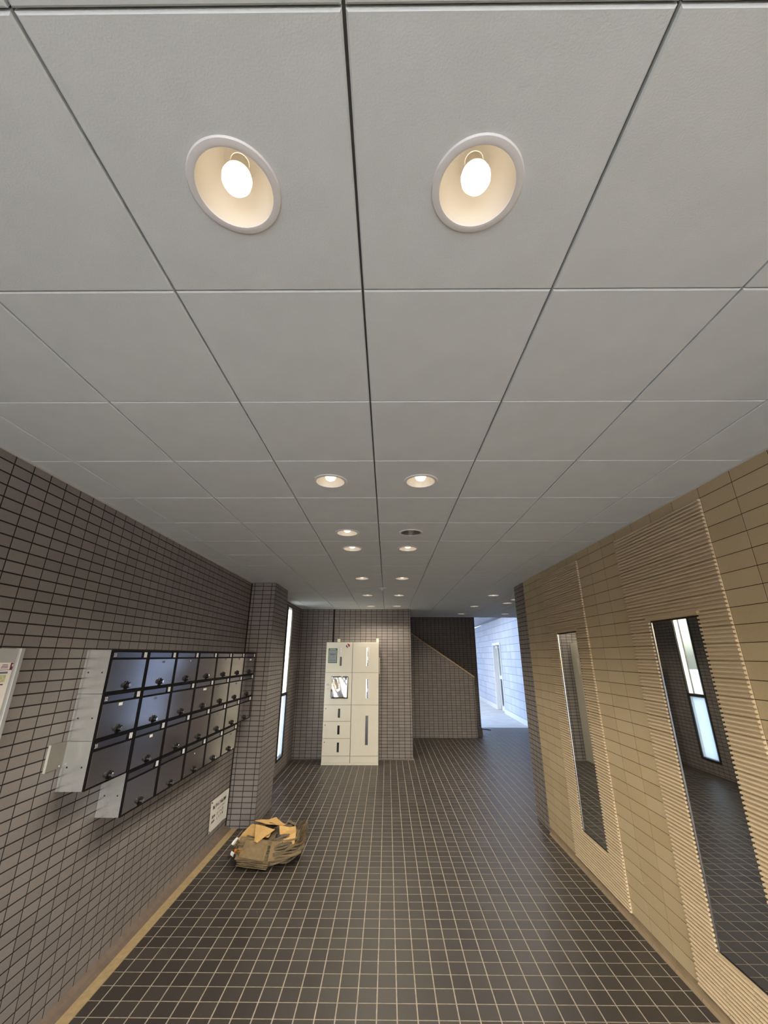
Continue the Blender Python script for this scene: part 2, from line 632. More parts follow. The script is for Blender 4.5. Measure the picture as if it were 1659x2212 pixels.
# ================================================================== BACK WALL
bb = MB()
bb.box(XL - 0.1, 0.4338, YB + 0.0012, YB + 0.2, -0.05, TOP)
bb.box(0.2, 0.4338, YB + 0.2, 11.15, -0.05, 3.9)
wall_back = struct('wall_back', bb, M['grout'], 'back wall of grey brown tiles behind the cream parcel lockers')
bt = Tiles('wall_tile', wall_back, M['tile_y'], (0, YB + 0.0012, 0), (1, 0, 0), (0, 0, 1), th=0.0012, gap=0.0065)
ub = lines(-0.99, 0.435, 0.435 - 0.035, 0.1)
bt.grid(ub, ZLC, None, lambda x, z: x < -0.1 and z < 1.9)
bt.grid(lines(XL, -1.015, 0.435 - 0.035, 0.1), ZLC, None, lambda x, z: x > -1.12 and z < 1.9)
bt.done()
bt = Tiles('wall_tile', wall_back, M['tile_x'], (0.4338, 0, 0), (0, 1, 0), (0, 0, 1), th=0.0012, gap=0.0065)
bt.grid(lines(YB, 9.8, YB + 0.04, 0.1), ZLC)
bt.done()

# ================================================================== RIGHT WALL (beige facing)
rb = MB()
rb.box(XR + 0.001, 1.95, Y0, BEND, 0.0595, TOP)
wall_right = struct('wall_right', rb, M['bgrout'], 'right wall of beige tiles with two ribbed bands')
zr = [BZ0 + BZP * k for k in range(31)] + [H]
kk = list(range(-20, 15))
us = [-(BX0 + BP * k) for k in reversed(kk)]          # u axis runs along -Y so that the normal faces the room
ribcols = set(range(0, 4)) | set(range(7, 11)) | set(range(-7, -3))


def col_of(u):
    return math.floor((-u - BX0) / BP)


rt = Tiles('wall_tile', wall_right, M['beige'], (XR + 0.001, 0, 0), (0, -1, 0), (0, 0, 1), th=0.001, bev=0.0005, gap=0.0032, limit=330)
rt.grid(us, zr, lambda u, z: not (col_of(u) in ribcols and z < BZ0 + BZP * 30))
rt.done()

# ribbed tiles: four half-round ribs each
rib = MB()
prof = [(0.0, 0.0)]
rp = BZP / 4
for k in range(4):
    for q in range(5):
        a = math.pi * q / 4
        prof.append((0.0035 + 0.0125 * math.sin(a) ** 0.55, k * rp + 0.0030 + (rp - 0.0060) * (1 - math.cos(a)) / 2))
prof.append((0.0, BZP - 0.0006))
wr = BP - 0.0016
n = len(prof)
for y in (-wr / 2, wr / 2):
    rib.v += [(-d, y, z) for d, z in prof]
for i in range(n - 1):
    rib.f.append((i, i + 1, n + i + 1, n + i))
rib.f.append(tuple(range(n - 1, -1, -1)))
rib.f.append(tuple(range(n, 2 * n)))
rib_me = rib.mesh('ribbed_tile', M['ribbed'])
MIR = [(1, 3), (8, 10)]
MZ0, MZ1 = 0.305, 1.849
for base in (0, 7):
    for c in range(base, base + 4):
        for r in range(30):
            zc = BZ0 + (r + 0.5) * BZP
            if base + 1 <= c < base + 3 and MZ0 < zc < 1.885:
                continue
            link('ribbed_tile', rib_me, wall_right, (XR + 0.001, BX0 + (c + 0.5) * BP, BZ0 + r * BZP))
# ribs cut short just under and over each mirror are smooth filler pieces
for base in (0, 7):
    ya, yb2 = BX0 + (base + 1) * BP, BX0 + (base + 3) * BP
    # bullnose cap over the mirror
    cp = MB()
    prof = [(0.0, 1.853), (-0.012, 1.853), (-0.019, 1.858), (-0.0215, 1.866), (-0.019, 1.876), (-0.012, 1.8835), (0.0, 1.885)]
    cp.prism([(XR + 0.002 + x, ya - 0.012, z) for x, z in prof], (0, yb2 - ya + 0.03, 0))
    cp.build('cap_tile', M['beige'], wall_right)
    ztop = BZ0 + 24 * BZP if BZ0 + 23.5 * BZP > 1.885 else BZ0 + 23 * BZP
    zc = [BZ0 + r * BZP for r in range(30) if not (MZ0 < BZ0 + (r + 0.5) * BZP < 1.885)]
    ztop = min(z for z in zc if z > 1.5)
    if ztop - 1.885 > 0.004:
        fl = MB(); fl.box(XR - 0.006, XR + 0.003, ya, yb2, 1.885, ztop); fl.build('filler_strip', M['ribbed'], wall_right)
    zbot = max(z for z in zc if z < 1.0) + BZP
    if MZ0 - zbot > 0.004:
        fl = MB(); fl.box(XR - 0.009, XR + 0.003, ya, yb2, zbot, MZ0 - 0.001); fl.build('filler_strip', M['ribbed'], wall_right)

# base course of the right wall
br = MB(); br.box(XR + 0.006, 1.95, Y0, BEND, -0.05, 0.059)
base_r = struct('baseboard_right', br, M['bgrout'], 'brown base course along the foot of the beige wall')
pb = MB()
pp = [(0.008, -0.001), (-0.012, -0.001), (-0.010, 0.004), (-0.002, 0.016), (0.002, 0.034), (0.003, 0.0585), (0.008, 0.0585)]
pb.prism([(x, 0.001, z) for x, z in pp], (0, BP - 0.002, 0))
bm_ = pb.mesh('base_tile', M['base'])
for k in kk[:-1]:
    link('base_tile', bm_, base_r, (XR, BX0 + k * BP, 0))

# end of the right wall in dark tiles
db = MB()
db.box(XR + 0.0132, 3.75, BEND, DEND - 0.004, -0.05, TOP)
wall_right_end = struct('wall_right_end', db, M['grout'], 'dark tiled end of the right wall past the beige facing')
dt = Tiles('wall_tile', wall_right_end, M['tile_x'], (XR + 0.0132, 0, 0), (0, -1, 0), (0, 0, 1), th=0.0012, gap=0.0062, limit=250)
dt.grid([-v for v in reversed(lines(BEND, DEND, BEND + 0.1, 0.1))], ZLC)
dt.done()
dt = Tiles('wall_tile', wall_right_end, M['tile_y'], (0, DEND - 0.004, 0), (-1, 0, 0), (0, 0, 1), gap=0.0062)
dt.grid([-v for v in reversed(lines(XR + 0.012, 3.6, XR + 0.05, 0.1))], ZLC)
dt.done()
hb = MB(); hb.box(3.604, 3.75, DEND, 11.2, -0.05, 2.75)
wall_hall = struct('wall_hall_side', hb, M['grout'], 'dark tiled far side wall of the hall to the right')
dt = Tiles('wall_tile', wall_hall, M['tile_x'], (3.604, 0, 0), (0, -1, 0), (0, 0, 1), gap=0.0062)
dt.grid([-v for v in reversed(lines(DEND, 11.2, 1.6026, 0.1))], ZLC)
dt.done()

# ================================================================== CEILING
cb = MB()
cb.box(XL - 0.2, 3.75, Y0 - 0.05, 9.6, TOP, TOP + 0.15)
cb.box(0.431, 3.75, 9.56, 9.6, H, TOP)
ceiling = struct('ceiling', cb, M['slab'], 'flat ceiling of pale grey square boards with dark joints')
ub_ = MB()  # unseen building mass, added so the sun leaves the back passage in shade
ub_.box(XL - 0.22, 3.75, Y0 - 0.12, 11.15, 4.0, 10.0)
ub_.box(XL - 0.22, 0.2, Y0 - 0.12, 11.15, TOP + 0.15, 4.0)
ub_.box(0.2, 3.75, Y0 - 0.12, 9.45, TOP + 0.15, 4.0)
ub_.box(2.30, 3.75, 9.45, 11.15, 2.8, 4.0)
struct('wall_unseen_storeys', ub_, M['slab'], 'unseen upper storeys added above the ceiling to shade the passage from the sun')
CW, CX0, CY0 = 0.455, -0.0591, 0.2935
LIGHTS = [(-1, 0), (0, 0), (-1, 3), (0, 3), (-1, 5), (0, 5), (-1, 6), (0, 6), (-1, 9), (0, 9), (-1, 12), (0, 12), (-1, 15), (0, 15),
          (3, 12), (3, 15), (3, 18), (4, 14), (4, 13), (5, 18)]
LSET = set(LIGHTS)
HOLE = 0.074
pc = {}


def panel_mesh(w, d, hole):
    key = (round(w, 3), round(d, 3), hole)
    if key in pc: return pc[key]
    mb = MB()
    t, b = 0.012, 0.003
    hw, hd = w / 2, d / 2
    if not hole:
        mb.v += [(-hw + b, -hd + b, 0), (hw - b, -hd + b, 0), (hw - b, hd - b, 0), (-hw + b, hd - b, 0)]
        mb.f.append((3, 2, 1, 0))
        e = 0
    else:
        N = 32
        for i in range(N):
            a = 2 * math.pi * (i + 0.5) / N
            c, s_ = math.cos(a), math.sin(a)
            k = min((hw - b) / max(abs(c), 1e-6), (hd - b) / max(abs(s_), 1e-6))
            mb.v.append((c * k, s_ * k, 0))
        # put four ring points exactly on the corners
        cor = [(hw - b, hd - b), (-hw + b, hd - b), (-hw + b, -hd + b), (hw - b, -hd + b)]
        for q, i in enumerate((3, 11, 19, 27)):
            mb.v[i] = (cor[q][0], cor[q][1], 0)
            mb.v[i] = (cor[q][0], cor[q][1], 0)
        for i in range(N):
            a = 2 * math.pi * (i + 0.5) / N
            mb.v.append((HOLE * math.cos(a), HOLE * math.sin(a), 0))
        for i in range(N):
            a = 2 * math.pi * (i + 0.5) / N
            mb.v.append((HOLE * math.cos(a), HOLE * math.sin(a), t))
        for i in range(N):
            j = (i + 1) % N
            mb.f.append((j, i, N + i, N + j))
            mb.f.append((N + j, N + i, 2 * N + i, 2 * N + j))
    k = len(mb.v)
    mb.v += [(-hw + b, -hd + b, 0), (hw - b, -hd + b, 0), (hw - b, hd - b, 0), (-hw + b, hd - b, 0),
             (-hw, -hd, b), (hw, -hd, b), (hw, hd, b), (-hw, hd, b),
             (-hw, -hd, t), (hw, -hd, t), (hw, hd, t), (-hw, hd, t)]
    for r in (0, 4):
        for i in range(4):
            j = (i + 1) % 4
            mb.f.append((k + r + i, k + r + j, k + r + 4 + j, k + r + 4 + i))
    me = bpy.data.meshes.new('ceiling_board')
    me.from_pydata(mb.v, [], mb.f)
    me.materials.append(M['panel'])
    me.update()
    pc[key] = me
    return me


for j in range(-6, 21):
    for i in range(-4, 8):
        x0, x1 = CX0 + i * CW, CX0 + (i + 1) * CW
        y0, y1 = CY0 + j * CW, CY0 + (j + 1) * CW
        x0 = max(x0, XL + 0.004)
        y0 = max(y0, Y0)
        if y0 < 5.2:
            x1 = min(x1, XR - 0.003) if j < 10 else min(x1, CX0 + 4 * CW)
        else:
            x1 = min(x1, 3.6)
        if x1 <= 0.5:
            y1 = min(y1, YB - 0.002)
        if i == 0 or i == 1:
            if y0 > YB and i == 0: continue
        y1 = min(y1, 9.558)
        if x1 - x0 < 0.05 or y1 - y0 < 0.05: continue
        if i == 1 and y0 > YB: x0 = max(x0, 0.44)
        if x1 - x0 < 0.02: continue
        w, d = x1 - x0 - 0.0055, y1 - y0 - 0.003
        link('ceiling_board', panel_mesh(w, d, (i, j) in LSET), ceiling, ((x0 + x1) / 2, (y0 + y1) / 2, H))

jm = mat('joint_backing', (96, 93, 92), 0.9)
for i in range(-3, 9):
    x = CX0 + i * CW
    ya = Y0 if x < XR else 5.3
    yb2 = YB if x < 0.43 else 9.55
    mb = MB(); mb.box(x - 0.02, x + 0.02, ya, yb2, H + 0.012, H + 0.018); mb.build('joint_strip', jm, ceiling)
for j in range(-5, 21):
    y = CY0 + j * CW
    mb = MB(); mb.box(XL if y < YB else 0.44, XR if y < 5.28 else 3.6, y - 0.015, y + 0.015, H + 0.018, H + 0.024); mb.build('joint_strip', jm, ceiling)
for nm, xa, xb, ya, yb2, lab in (('trim_1', XL, XL + 0.011, Y0, PIER0, 'thin pale trim where the ceiling meets the left wall'),
                               ('trim_2', XR - 0.011, XR, Y0, BEND, 'thin pale trim where the ceiling meets the beige wall')):
    tb = MB(); tb.box(xa, xb, ya, yb2, H - 0.006, H + 0.012)
    struct(nm, tb, M['trim'], lab)

# ================================================================== DOWNLIGHTS
fl_me = MB()
fl_me.lathe([(0.074, 0.012), (0.0735, -0.001), (0.0705, 0.0005), (0.0705, -0.0045), (0.0745, -0.0052), (0.0835, -0.0035), (0.0855, -0.0008), (0.0855, 0.0)], 48)
fl_me = fl_me.mesh('flange', M['white']); smooth_by_angle(fl_me)
rf_mb = MB()
rf_mb.lathe([(0.0706, 0.0), (0.069, 0.018), (0.062, 0.042), (0.049, 0.062), (0.036, 0.072), (0.030, 0.076)], 48)
rf_mb.lathe([(0.030, 0.076), (0.001, 0.076)], 48)
rf_on = rf_mb.mesh('reflector', M['reflector']); smooth_by_angle(rf_on)
rf_off = rf_mb.mesh('reflector', M['dull']); smooth_by_angle(rf_off)
bl_mb = MB()
bl_mb.lathe([(0.001, 0.002), (0.012, 0.0035), (0.0215, 0.009), (0.027, 0.019), (0.028, 0.030), (0.025, 0.040), (0.018, 0.047)], 24)
sk_mb = MB()
sk_mb.lathe([(0.018, 0.047), (0.017, 0.075)], 24)
socket_me = sk_mb.mesh('socket', M['reflector'], True)
bulb_on = bl_mb.mesh('bulb', M['bulb'], True)
bulb_off = bl_mb.mesh('bulb', M['deadbulb'], True)
spot_data = bpy.data.lights.new('lamp_light', 'SPOT')
spot_data.energy = SPOT
spot_data.color = lin(LAMP_RGB)[:3]
spot_data.spot_size = math.radians(138)
spot_data.spot_blend = 0.55
spot_data.shadow_soft_size = 0.018
rows = {0: 'nearest', 3: 'second nearest', 5: 'third', 6: 'fourth', 9: 'fifth', 12: 'sixth', 15: 'farthest'}
hall = {(3, 12): 'lit round downlight over the right hall, nearest of its row beside the dark wall end',
        (3, 15): 'lit round downlight over the right hall, middle one of the row of three',
        (3, 18): 'lit round downlight over the right hall, farthest of the row, before the stair wall',
        (4, 14): 'lit round downlight touching the dark wall end, the lower of two there',
        (4, 13): 'small sliver of a lit downlight half hidden behind the dark wall end',
        (5, 18): 'lit round downlight just above the bright opening to outdoors'}
for (i, j) in LIGHTS:
    on = (i, j) != (0, 5)
    if i > 1:
        lab = hall[(i, j)]
    elif not on:
        lab = 'unlit round ceiling downlight, its reflector coloured grey to look unlit'
    elif j == 5:
        lab = 'lit round ceiling downlight to the left of the unlit one'
    else:
        lab = 'lit round ceiling downlight, %s one of the %s pair' % ('left' if i < 0 else 'right', rows[j])
    t = thing('downlight', (CX0 + (i + 0.5) * CW, CY0 + (j + 0.5) * CW, H), lab, 'downlight', 'recessed downlights in the ceiling')
    link('flange', fl_me, t)
    link('reflector', rf_on if on else rf_off, t)
    link('bulb', bulb_on if on else bulb_off, t)
    link('socket', socket_me, t)
    if on:
        sl = bpy.data.objects.new('lamp_light', spot_data)
        COL.objects.link(sl)
        sl.parent = t
        sl.location = (0, 0, 0.0)

sd = thing('ceiling_sensor', (-0.058, 5.31, H), 'small white sensor on the ceiling centre joint', 'sensor')
mb = MB(); mb.lathe([(0.045, 0.0), (0.045, -0.008), (0.040, -0.012), (0.001, -0.012)], 24); mb.build('mount', M['white'], sd)
mb = MB(); mb.lathe([(0.024, -0.012), (0.022, -0.028), (0.012, -0.036), (0.001, -0.037)], 20); mb.build('cap', M['trim'], sd)

# ================================================================== STAIR SIDE
SX0, SX1, SY = 0.431, 1.93, 9.8


def slope(x): return 1.19 + (1.94 - x) * 0.669


sb = MB()
sb.prism([(SX0, SY + 0.004, -0.05), (SX1 - 0.004, SY + 0.004, -0.05), (SX1 - 0.004, SY + 0.004, slope(SX1)), (SX0, SY + 0.004, slope(SX0))], (0, 0.15, 0))
stair_wall = struct('wall_stair', sb, M['grout'], 'tiled stair side wall with a sloping top')
stl = Tiles('wall_tile', stair_wall, M['tile_y'], (0, SY + 0.004, 0), (1, 0, 0), (0, 0, 1), th=0.0012, gap=0.0065, limit=0)
ux = lines(SX0, SX1, SX1 - 0.03, 0.1)
for a in range(len(ux) - 1):
    for b in range(len(ZLC) - 1):
        u0, u1, v0, v1 = ux[a], ux[a + 1], ZLC[b], ZLC[b + 1]
        if v1 < slope(u1):
            stl.cell(u0, u1, v0, v1)
        elif v0 < slope(u0) - 0.004:
            g = 0.0026
            u0, u1, v0, v1 = u0 + g, u1 - g, v0 + g, v1 - g
            poly = [(u0, v0)]
            s0, s1 = slope(u0), slope(u1)
            if s1 > v0:
                poly.append((u1, v0)); poly.append((u1, min(v1, s1)))
            else:
                poly.append((u0 + (s0 - v0) / 0.669, v0))
            if s1 < v1 < s0: poly.append((u0 + (s0 - v1) / 0.669, v1))
            poly.append((u0, min(v1, s0)))
            stl.polys.append(poly)
stl.done()
cp = MB()
for z_ in (0,):
    cp.prism([(SX0, SY - 0.012, slope(SX0)), (SX1 + 0.012, SY - 0.012, slope(SX1 + 0.012)),
              (SX1 + 0.012, SY - 0.012, slope(SX1 + 0.012) + 0.032), (SX0, SY - 0.012, slope(SX0) + 0.032)], (0, 0.18, 0))
cp.build('coping', M['coping'], stair_wall)
db = MB()
db.box(0.2, 2.256, 10.974, 11.15, -0.05, 3.9)
far_wall = struct('wall_stair_far', db, M['grout'], 'dark tiled wall behind the staircase')
dt = Tiles('wall_tile', far_wall, M['tile_y'], (0, 10.974, 0), (1, 0, 0), (0, 0, 1), th=0.0012, gap=0.0065, limit=0)
dt.grid(lines(0.431, 2.26, 2.26 - 0.03, 0.1), lines(0, 3.85, ZO, ZP))
dt.done()
dt = Tiles('wall_tile', far_wall, M['tile_x'], (2.256, 0, 0), (0, 1, 0), (0, 0, 1), gap=0.0065, limit=0)
dt.grid([10.974, 11.06, 11.15], lines(0, 3.85, ZO, ZP))
dt.done()
rf = MB()
rf.box(0.2, 2.26, 9.56, 11.15, 3.85, 4.0)  # unseen cap, added to keep sky light out of the stairwell
rf.box(2.26, 3.75, 9.6, 11.15, 2.66, 2.8)
rf.box(0.2, 2.30, 9.45, 9.56, 2.55, 3.9)
rf.box(2.262, 2.30, 9.56, 11.15, 2.66, 3.9)
struct('ceiling_stair', rf, M['slab'], 'dark concrete soffit over the way out, plus an unseen cap added to darken the stairs')
st = thing('staircase', (2.07, 10.46, 0), 'dark stair steps rising leftward behind the sloping tiled wall', 'stairs')
for k in range(5):
    mb = MB(); mb.bbox(-0.255 * (k + 1), -0.255 * k, -0.49, 0.49, 0.0, 0.172 * (k + 1), 0.006, 'z')
    mb.build('step', M['step'], st)
cb_ = MB()
cb_.tube([(2.27, 10.93, 0.008), (2.33, 10.91, 0.007), (2.40, 10.86, 0.007), (2.44, 10.80, 0.007)], 0.007)
tag(cb_.build('cable', M['black']), 'short black cable on the floor at the foot of the dark stair wall', 'cable')

# ================================================================== OUTDOORS BEYOND THE HALL
gb = MB(); gb.box(-40, 40, -40, 60, -0.3, -0.13)
gb.box(-40, 40, 11.2, 60, -0.13, -0.006)
gb.box(-40, 40, -40, Y0, -0.13, -0.006)
gb.box(-40, XL - 0.11, Y0, 11.2, -0.13, -0.006)
struct('ground', gb, M['outfloor'], 'pale concrete ground outside')
A, B = Vector((3.53, 11.22, 0)), Vector((3.835, 19.6, 0))
ud = (A - B).normalized()                       # u runs toward the camera so that the normal faces left
LEN = (B - A).length
nrm = ud.cross(Vector((0, 0, 1)))


def wp(s_, off, z):                             # s from A along the wall, off toward the passage
    p = A - ud * s_ + nrm * off
    return (p.x, p.y, z)


DS0, DS1, DZ = 2.60, 3.73, 2.07                 # door opening along the wall
ob = MB()
for s0, s1, z0, z1 in ((0, DS0, -0.1, 2.80), (DS1, LEN, -0.1, 2.80), (DS0, DS1, DZ, 2.80)):
    ob.prism([wp(s0, -0.005, z0), wp(s1, -0.005, z0), wp(s1, -0.005, z1), wp(s0, -0.005, z1)], nrm * -0.25)
wall_out = struct('wall_outside', ob, M['outgrout'], 'pale tiled outdoor wall in daylight beyond the hall')
ot = Tiles('wall_tile', wall_out, M['outtile'], A + nrm * -0.0045, ud, (0, 0, 1), th=0.0015, bev=0.0006, gap=0.014)
zo = lines(0.12, 2.8, 0.13, 0.205)
so = [-(0.46 * k) for k in range(int(LEN / 0.46), -1, -1)]
so = sorted(set([-LEN] + so + [-DS0, -DS1]))
ot.grid(so, zo, lambda u, z: not (DS0 < -u < DS1 and z < DZ))
ot.done()
kb = MB()
for s0, s1 in ((0, DS0), (DS1, LEN)):
    kb.prism([wp(s0, 0, -0.006), wp(s1, 0, -0.006), wp(s1, 0, 0.12), wp(s0, 0, 0.12)], nrm * 0.03)
struct('baseboard_outside', kb, M['outpaint'], 'pale base course along the outdoor wall')
dr = MB()
for s0, s1, z0, z1 in ((DS0, DS0 + 0.06, 0, DZ), (DS1 - 0.06, DS1, 0, DZ), (DS0 + 0.06, DS1 - 0.06, DZ - 0.07, DZ)):
    dr.prism([wp(s0, 0.02, z0), wp(s1, 0.02, z0), wp(s1, 0.02, z1), wp(s0, 0.02, z1)], nrm * -0.2)
door = struct('door_1', dr, M['outpaint'], 'white framed door in the pale outdoor wall')


def dpart(name, m, s0, s1, z0, z1, o0, o1, parent=door):
    mb = MB(); mb.prism([wp(s0, o1, z0), wp(s1, o1, z0), wp(s1, o1, z1), wp(s0, o1, z1)], nrm * (o0 - o1))
    return mb.build(name, m, parent)


s0, s1 = DS0 + 0.06, DS1 - 0.06
leaf = dpart('leaf', M['outgrey'], s0, s1, 0.0, DZ - 0.07, -0.14, -0.10)
dpart('upper_glass', M['doorglass'], s0 + 0.08, s1 - 0.32, 1.06, 1.92, -0.10, -0.094)
dpart('lower_panel', M['frost'], s0 + 0.08, s1 - 0.32, 0.16, 0.93, -0.10, -0.094)
dpart('mid_rail', M['outpaint'], s0 + 0.04, s1 - 0.30, 0.94, 1.05, -0.10, -0.07)
dpart('kick_plate', M['outpaint'], s0 + 0.04, s1 - 0.30, 0.0, 0.13, -0.10, -0.07)
dpart('stile', M['outpaint'], s1 - 0.32, s1 - 0.26, 0.13, 1.95, -0.10, -0.06)
dpart('closer', M['white'], s1 - 0.40, s1 - 0.20, 1.90, 1.97, -0.10, -0.03)
nbk = MB(); nbk.box(-1.4, 0.6, 14.0, 30, -0.1, 6.0)  # unseen block, added to cut the sky light in the outdoor passage
struct('wall_sky_blocker', nbk, M['outgrey'], 'unseen grey block added outdoors to hold back sky light')
so_ = MB()
so_.prism([(2.75, 13.4, 2.86), (3.9, 13.4, 2.86), (3.95, 20.0, 2.86), (2.75, 20.0, 2.86)], (0, 0, 0.14))
so_.prism([(3.3, 11.3, 2.82), (3.9, 11.3, 2.82), (3.9, 13.4, 2.82), (3.3, 13.4, 2.82)], (0, 0, 0.14))
struct('ceiling_outside', so_, M['outgrey'], 'grey overhanging canopy above the outdoor wall')

# ================================================================== ENTRANCE BEHIND THE CAMERA
en = MB()
en.box(XL - 0.22, XL + 0.12, Y0 - 0.12, Y0, -0.1, TOP)
en.box(XR - 0.12, 1.95, Y0 - 0.12, Y0, -0.1, TOP)
en.box(XL + 0.12, XR - 0.12, Y0 - 0.12, Y0, 2.25, TOP)
struct('wall_front', en, M['alu'], 'frame of the open entrance behind the viewpoint')

# ================================================================== MAILBOXES
MY0, MPY, MZT, MPZ, MD = 2.327, 0.3644, 1.679, 0.2205, 0.144


def text_mesh(name, body, size, material):
    cu = bpy.data.curves.new(name, 'FONT')
    cu.body = body
    cu.size = size
    cu.extrude = 0.0002
    ob = bpy.data.objects.new(name, cu)
    COL.objects.link(ob)
    dg = bpy.context.evaluated_depsgraph_get()
    me = bpy.data.meshes.new_from_object(ob.evaluated_get(dg))
    bpy.data.objects.remove(ob)
    bpy.data.curves.remove(cu)
    me.name = name
    me.materials.clear()
    me.materials.append(material)
    return me


# local frame of a mailbox: x out from the wall, y away from the camera, z up, origin at the back bottom near corner
body_mb = MB(); body_mb.box(0.002, 0.134, 0.0012, MPY - 0.0012, 0.001, MPZ - 0.001)
body_me = body_mb.mesh('body', M['steel'])
bz = MB()
y0, y1, z0, z1 = 0.0012, MPY - 0.0012, 0.001, MPZ - 0.001
for a in ((y0, 0.010, z0, z1), (MPY - 0.020, y1, z0, z1), (0.010, MPY - 0.020, z0, 0.006), (0.010, MPY - 0.020, z1 - 0.008, z1), (0.010, MPY - 0.020, 0.1715, 0.1765)):
    bz.box(0.134, 0.1445, *a)
bz.box(0.134, 0.1365, 0.010, MPY - 0.020, 0.006, z1 - 0.008)
bezel_me = bz.mesh('bezel', M['bezel'])
dm = MB(); dm.bbox(0.1372, 0.1432, 0.0125, MPY - 0.0225, 0.008, 0.170, 0.0015, 'x')
door_me = dm.mesh('door', M['door'])
fm = MB(); fm.bbox(0.1372, 0.1412, 0.0125, 0.285, 0.1785, 0.2095, 0.001, 'x')
flap_me = fm.mesh('flap', M['flap'])
lm = MB(); lm.bbox(0.1372, 0.1440, 0.3195, 0.3245, 0.179, 0.2095, 0.001, 'x'); 
lip_me = lm.mesh('slot_post', M['white'])  # metal lip coloured white to imitate its bright reflection
lm = MB(); lm.lathe([(0.004, 0.179), (0.004, 0.2095)], 12, 'z', (0.1402, 0.3375, 0), True, True)
hinge_me = lm.mesh('hinge_pin', M['white'])  # pin also white in place of the metal's reflection
dl = MB()
dl.lathe([(0.021, 0.1428), (0.021, 0.146), (0.019, 0.1475)], 20, 'x', (0, 0.180, 0.031), True, True)
k = 0.0235
dl.prism([(0.1475, 0.180 + k, 0.031), (0.1475, 0.180, 0.031 + k), (0.1475, 0.180 - k, 0.031), (0.1475, 0.180, 0.031 - k)], (0.004, 0, 0))
dial_me = dl.mesh('dial_lock', M['black'])
kn = MB(); kn.lathe([(0.0145, 0.1515), (0.0135, 0.163), (0.012, 0.166)], 16, 'x', (0, 0.180, 0.031), False, True)
knob_me = kn.mesh('knob', M['black'])
kr = MB(); kr.lathe([(0.011, 0.1662), (0.009, 0.1675)], 16, 'x', (0, 0.180, 0.031), False, True)
kcap_me = kr.mesh('knob_cap', M['chrome'])
rg = MB()
rg.tube([(0.1475, 0.205 + 0.011 * math.cos(t), 0.031 + 0.013 * math.sin(t)) for t in [math.pi * (q / 10 - 0.5) for q in range(11)]], 0.002, 6)
ring_me = rg.mesh('pull_ring', M['black'])
sc_mb = MB(); sc_mb.lathe([(0.0042, 0.0012), (0.0036, 0.0002)], 12, 'y', (0, 0, 0), False, True)
screw_me = sc_mb.mesh('screw', M['hole'])
stick_me = {}
for nm, w, h, m in (('white', 0.034, 0.015, M['paper']), ('wide', 0.06, 0.016, M['paper']), ('dark', 0.034, 0.014, M['slate']), ('dot', 0.010, 0.010, M['paper'])):
    s_ = MB(); s_.box(0.1431, 0.1436, -w / 2, w / 2, -h / 2, h / 2); stick_me[nm] = s_.mesh('name_sticker', m)
STICK = {(0, 1): ('white', 0.165, 0.157), (1, 2): ('white', 0.19, 0.155), (3, 1): ('wide', 0.19, 0.153), (1, 0): ('dark', 0.19, 0.152), (1, 1): ('dark', 0.165, 0.155),
         (4, 0): ('dark', 0.20, 0.16), (5, 3): ('dark', 0.2, 0.15), (2, 0): ('dot', 0.22, 0.155), (3, 3): ('dot', 0.16, 0.14), (5, 0): ('dark', 0.2, 0.16),
         (4, 1): ('dark', 0.1, 0.16), (6, 0): ('wide', 0.2, 0.15), (4, 2): ('dark', 0.16, 0.15), (5, 1): ('dark', 0.19, 0.155)}
NUM = {(0, 0): '33', (0, 1): '32', (0, 2): '31'}
rown = ['top', 'second', 'third', 'bottom']
ordn = ['nearest', 'second', 'third', 'fourth', 'fifth', 'sixth', 'seventh']
proto = None
for c in range(7):
    for r in range(4):
        if r == 3 and c in (0, 6): continue
        if r == 3:
            pos = ['nearest', 'second', 'middle', 'fourth', 'farthest'][c - 1]
        else:
            pos = ['nearest', 'second nearest', 'third', 'middle', 'fifth', 'sixth', 'farthest'][c]
        extra = ''
        if (c, r) in STICK and STICK[(c, r)][0] in ('white', 'wide'): extra = ' with a white sticker'
        lab = 'dark steel mailbox%s, %s in the %s row' % (extra, pos, rown[r])
        loc = (XL, MY0 + c * MPY, MZT - (r + 1) * MPZ)
        if proto is None:
            t = thing('mailbox', loc, lab, 'mailbox', 'wall mailboxes on the left wall')
            link('body', body_me, t); link('bezel', bezel_me, t)
            d = link('door', door_me, t)
            dk = link('dial_lock', dial_me, d)
            link('pull_ring', ring_me, d)
            link('flap', flap_me, t); link('slot_post', lip_me, t); link('hinge_pin', hinge_me, t)
            link('knob', knob_me, t); link('knob_cap', kcap_me, t)
            proto = t
            base_children = list(t.children)
        else:
            t = proto.copy(); COL.objects.link(t); t.location = loc; t['label'] = lab
            for ch in base_children:
                cc = ch.copy(); COL.objects.link(cc); cc.parent = t
                for g in ch.children:
                    if g.name.split('.')[0] in ('dial_lock', 'pull_ring'):
                        gg = g.copy(); COL.objects.link(gg); gg.parent = cc
        kids = {ch.name.split('.')[0]: ch for ch in t.children}
        if (c, r) in STICK:
            nm, yy, zz = STICK[(c, r)]
            link('name_sticker', stick_me[nm], kids['door'], (0, yy, zz))
        if (c, r) in NUM:
            me = text_mesh('number', NUM[(c, r)], 0.026, M['paper'])
            # text x -> world +y, text y -> world +z, facing +x
            link('number', me, kids['flap'], mtx=Matrix(((0, 0, 1, 0.1416), (1, 0, 0, 0.018), (0, 1, 0, 0.1845), (0, 0, 0, 1))))
        if c == 0 or (c == 1 and r == 3):
            for xx in (0.034, 0.108):
                link('screw', screw_me, kids['body'], (xx, 0, 0.105))

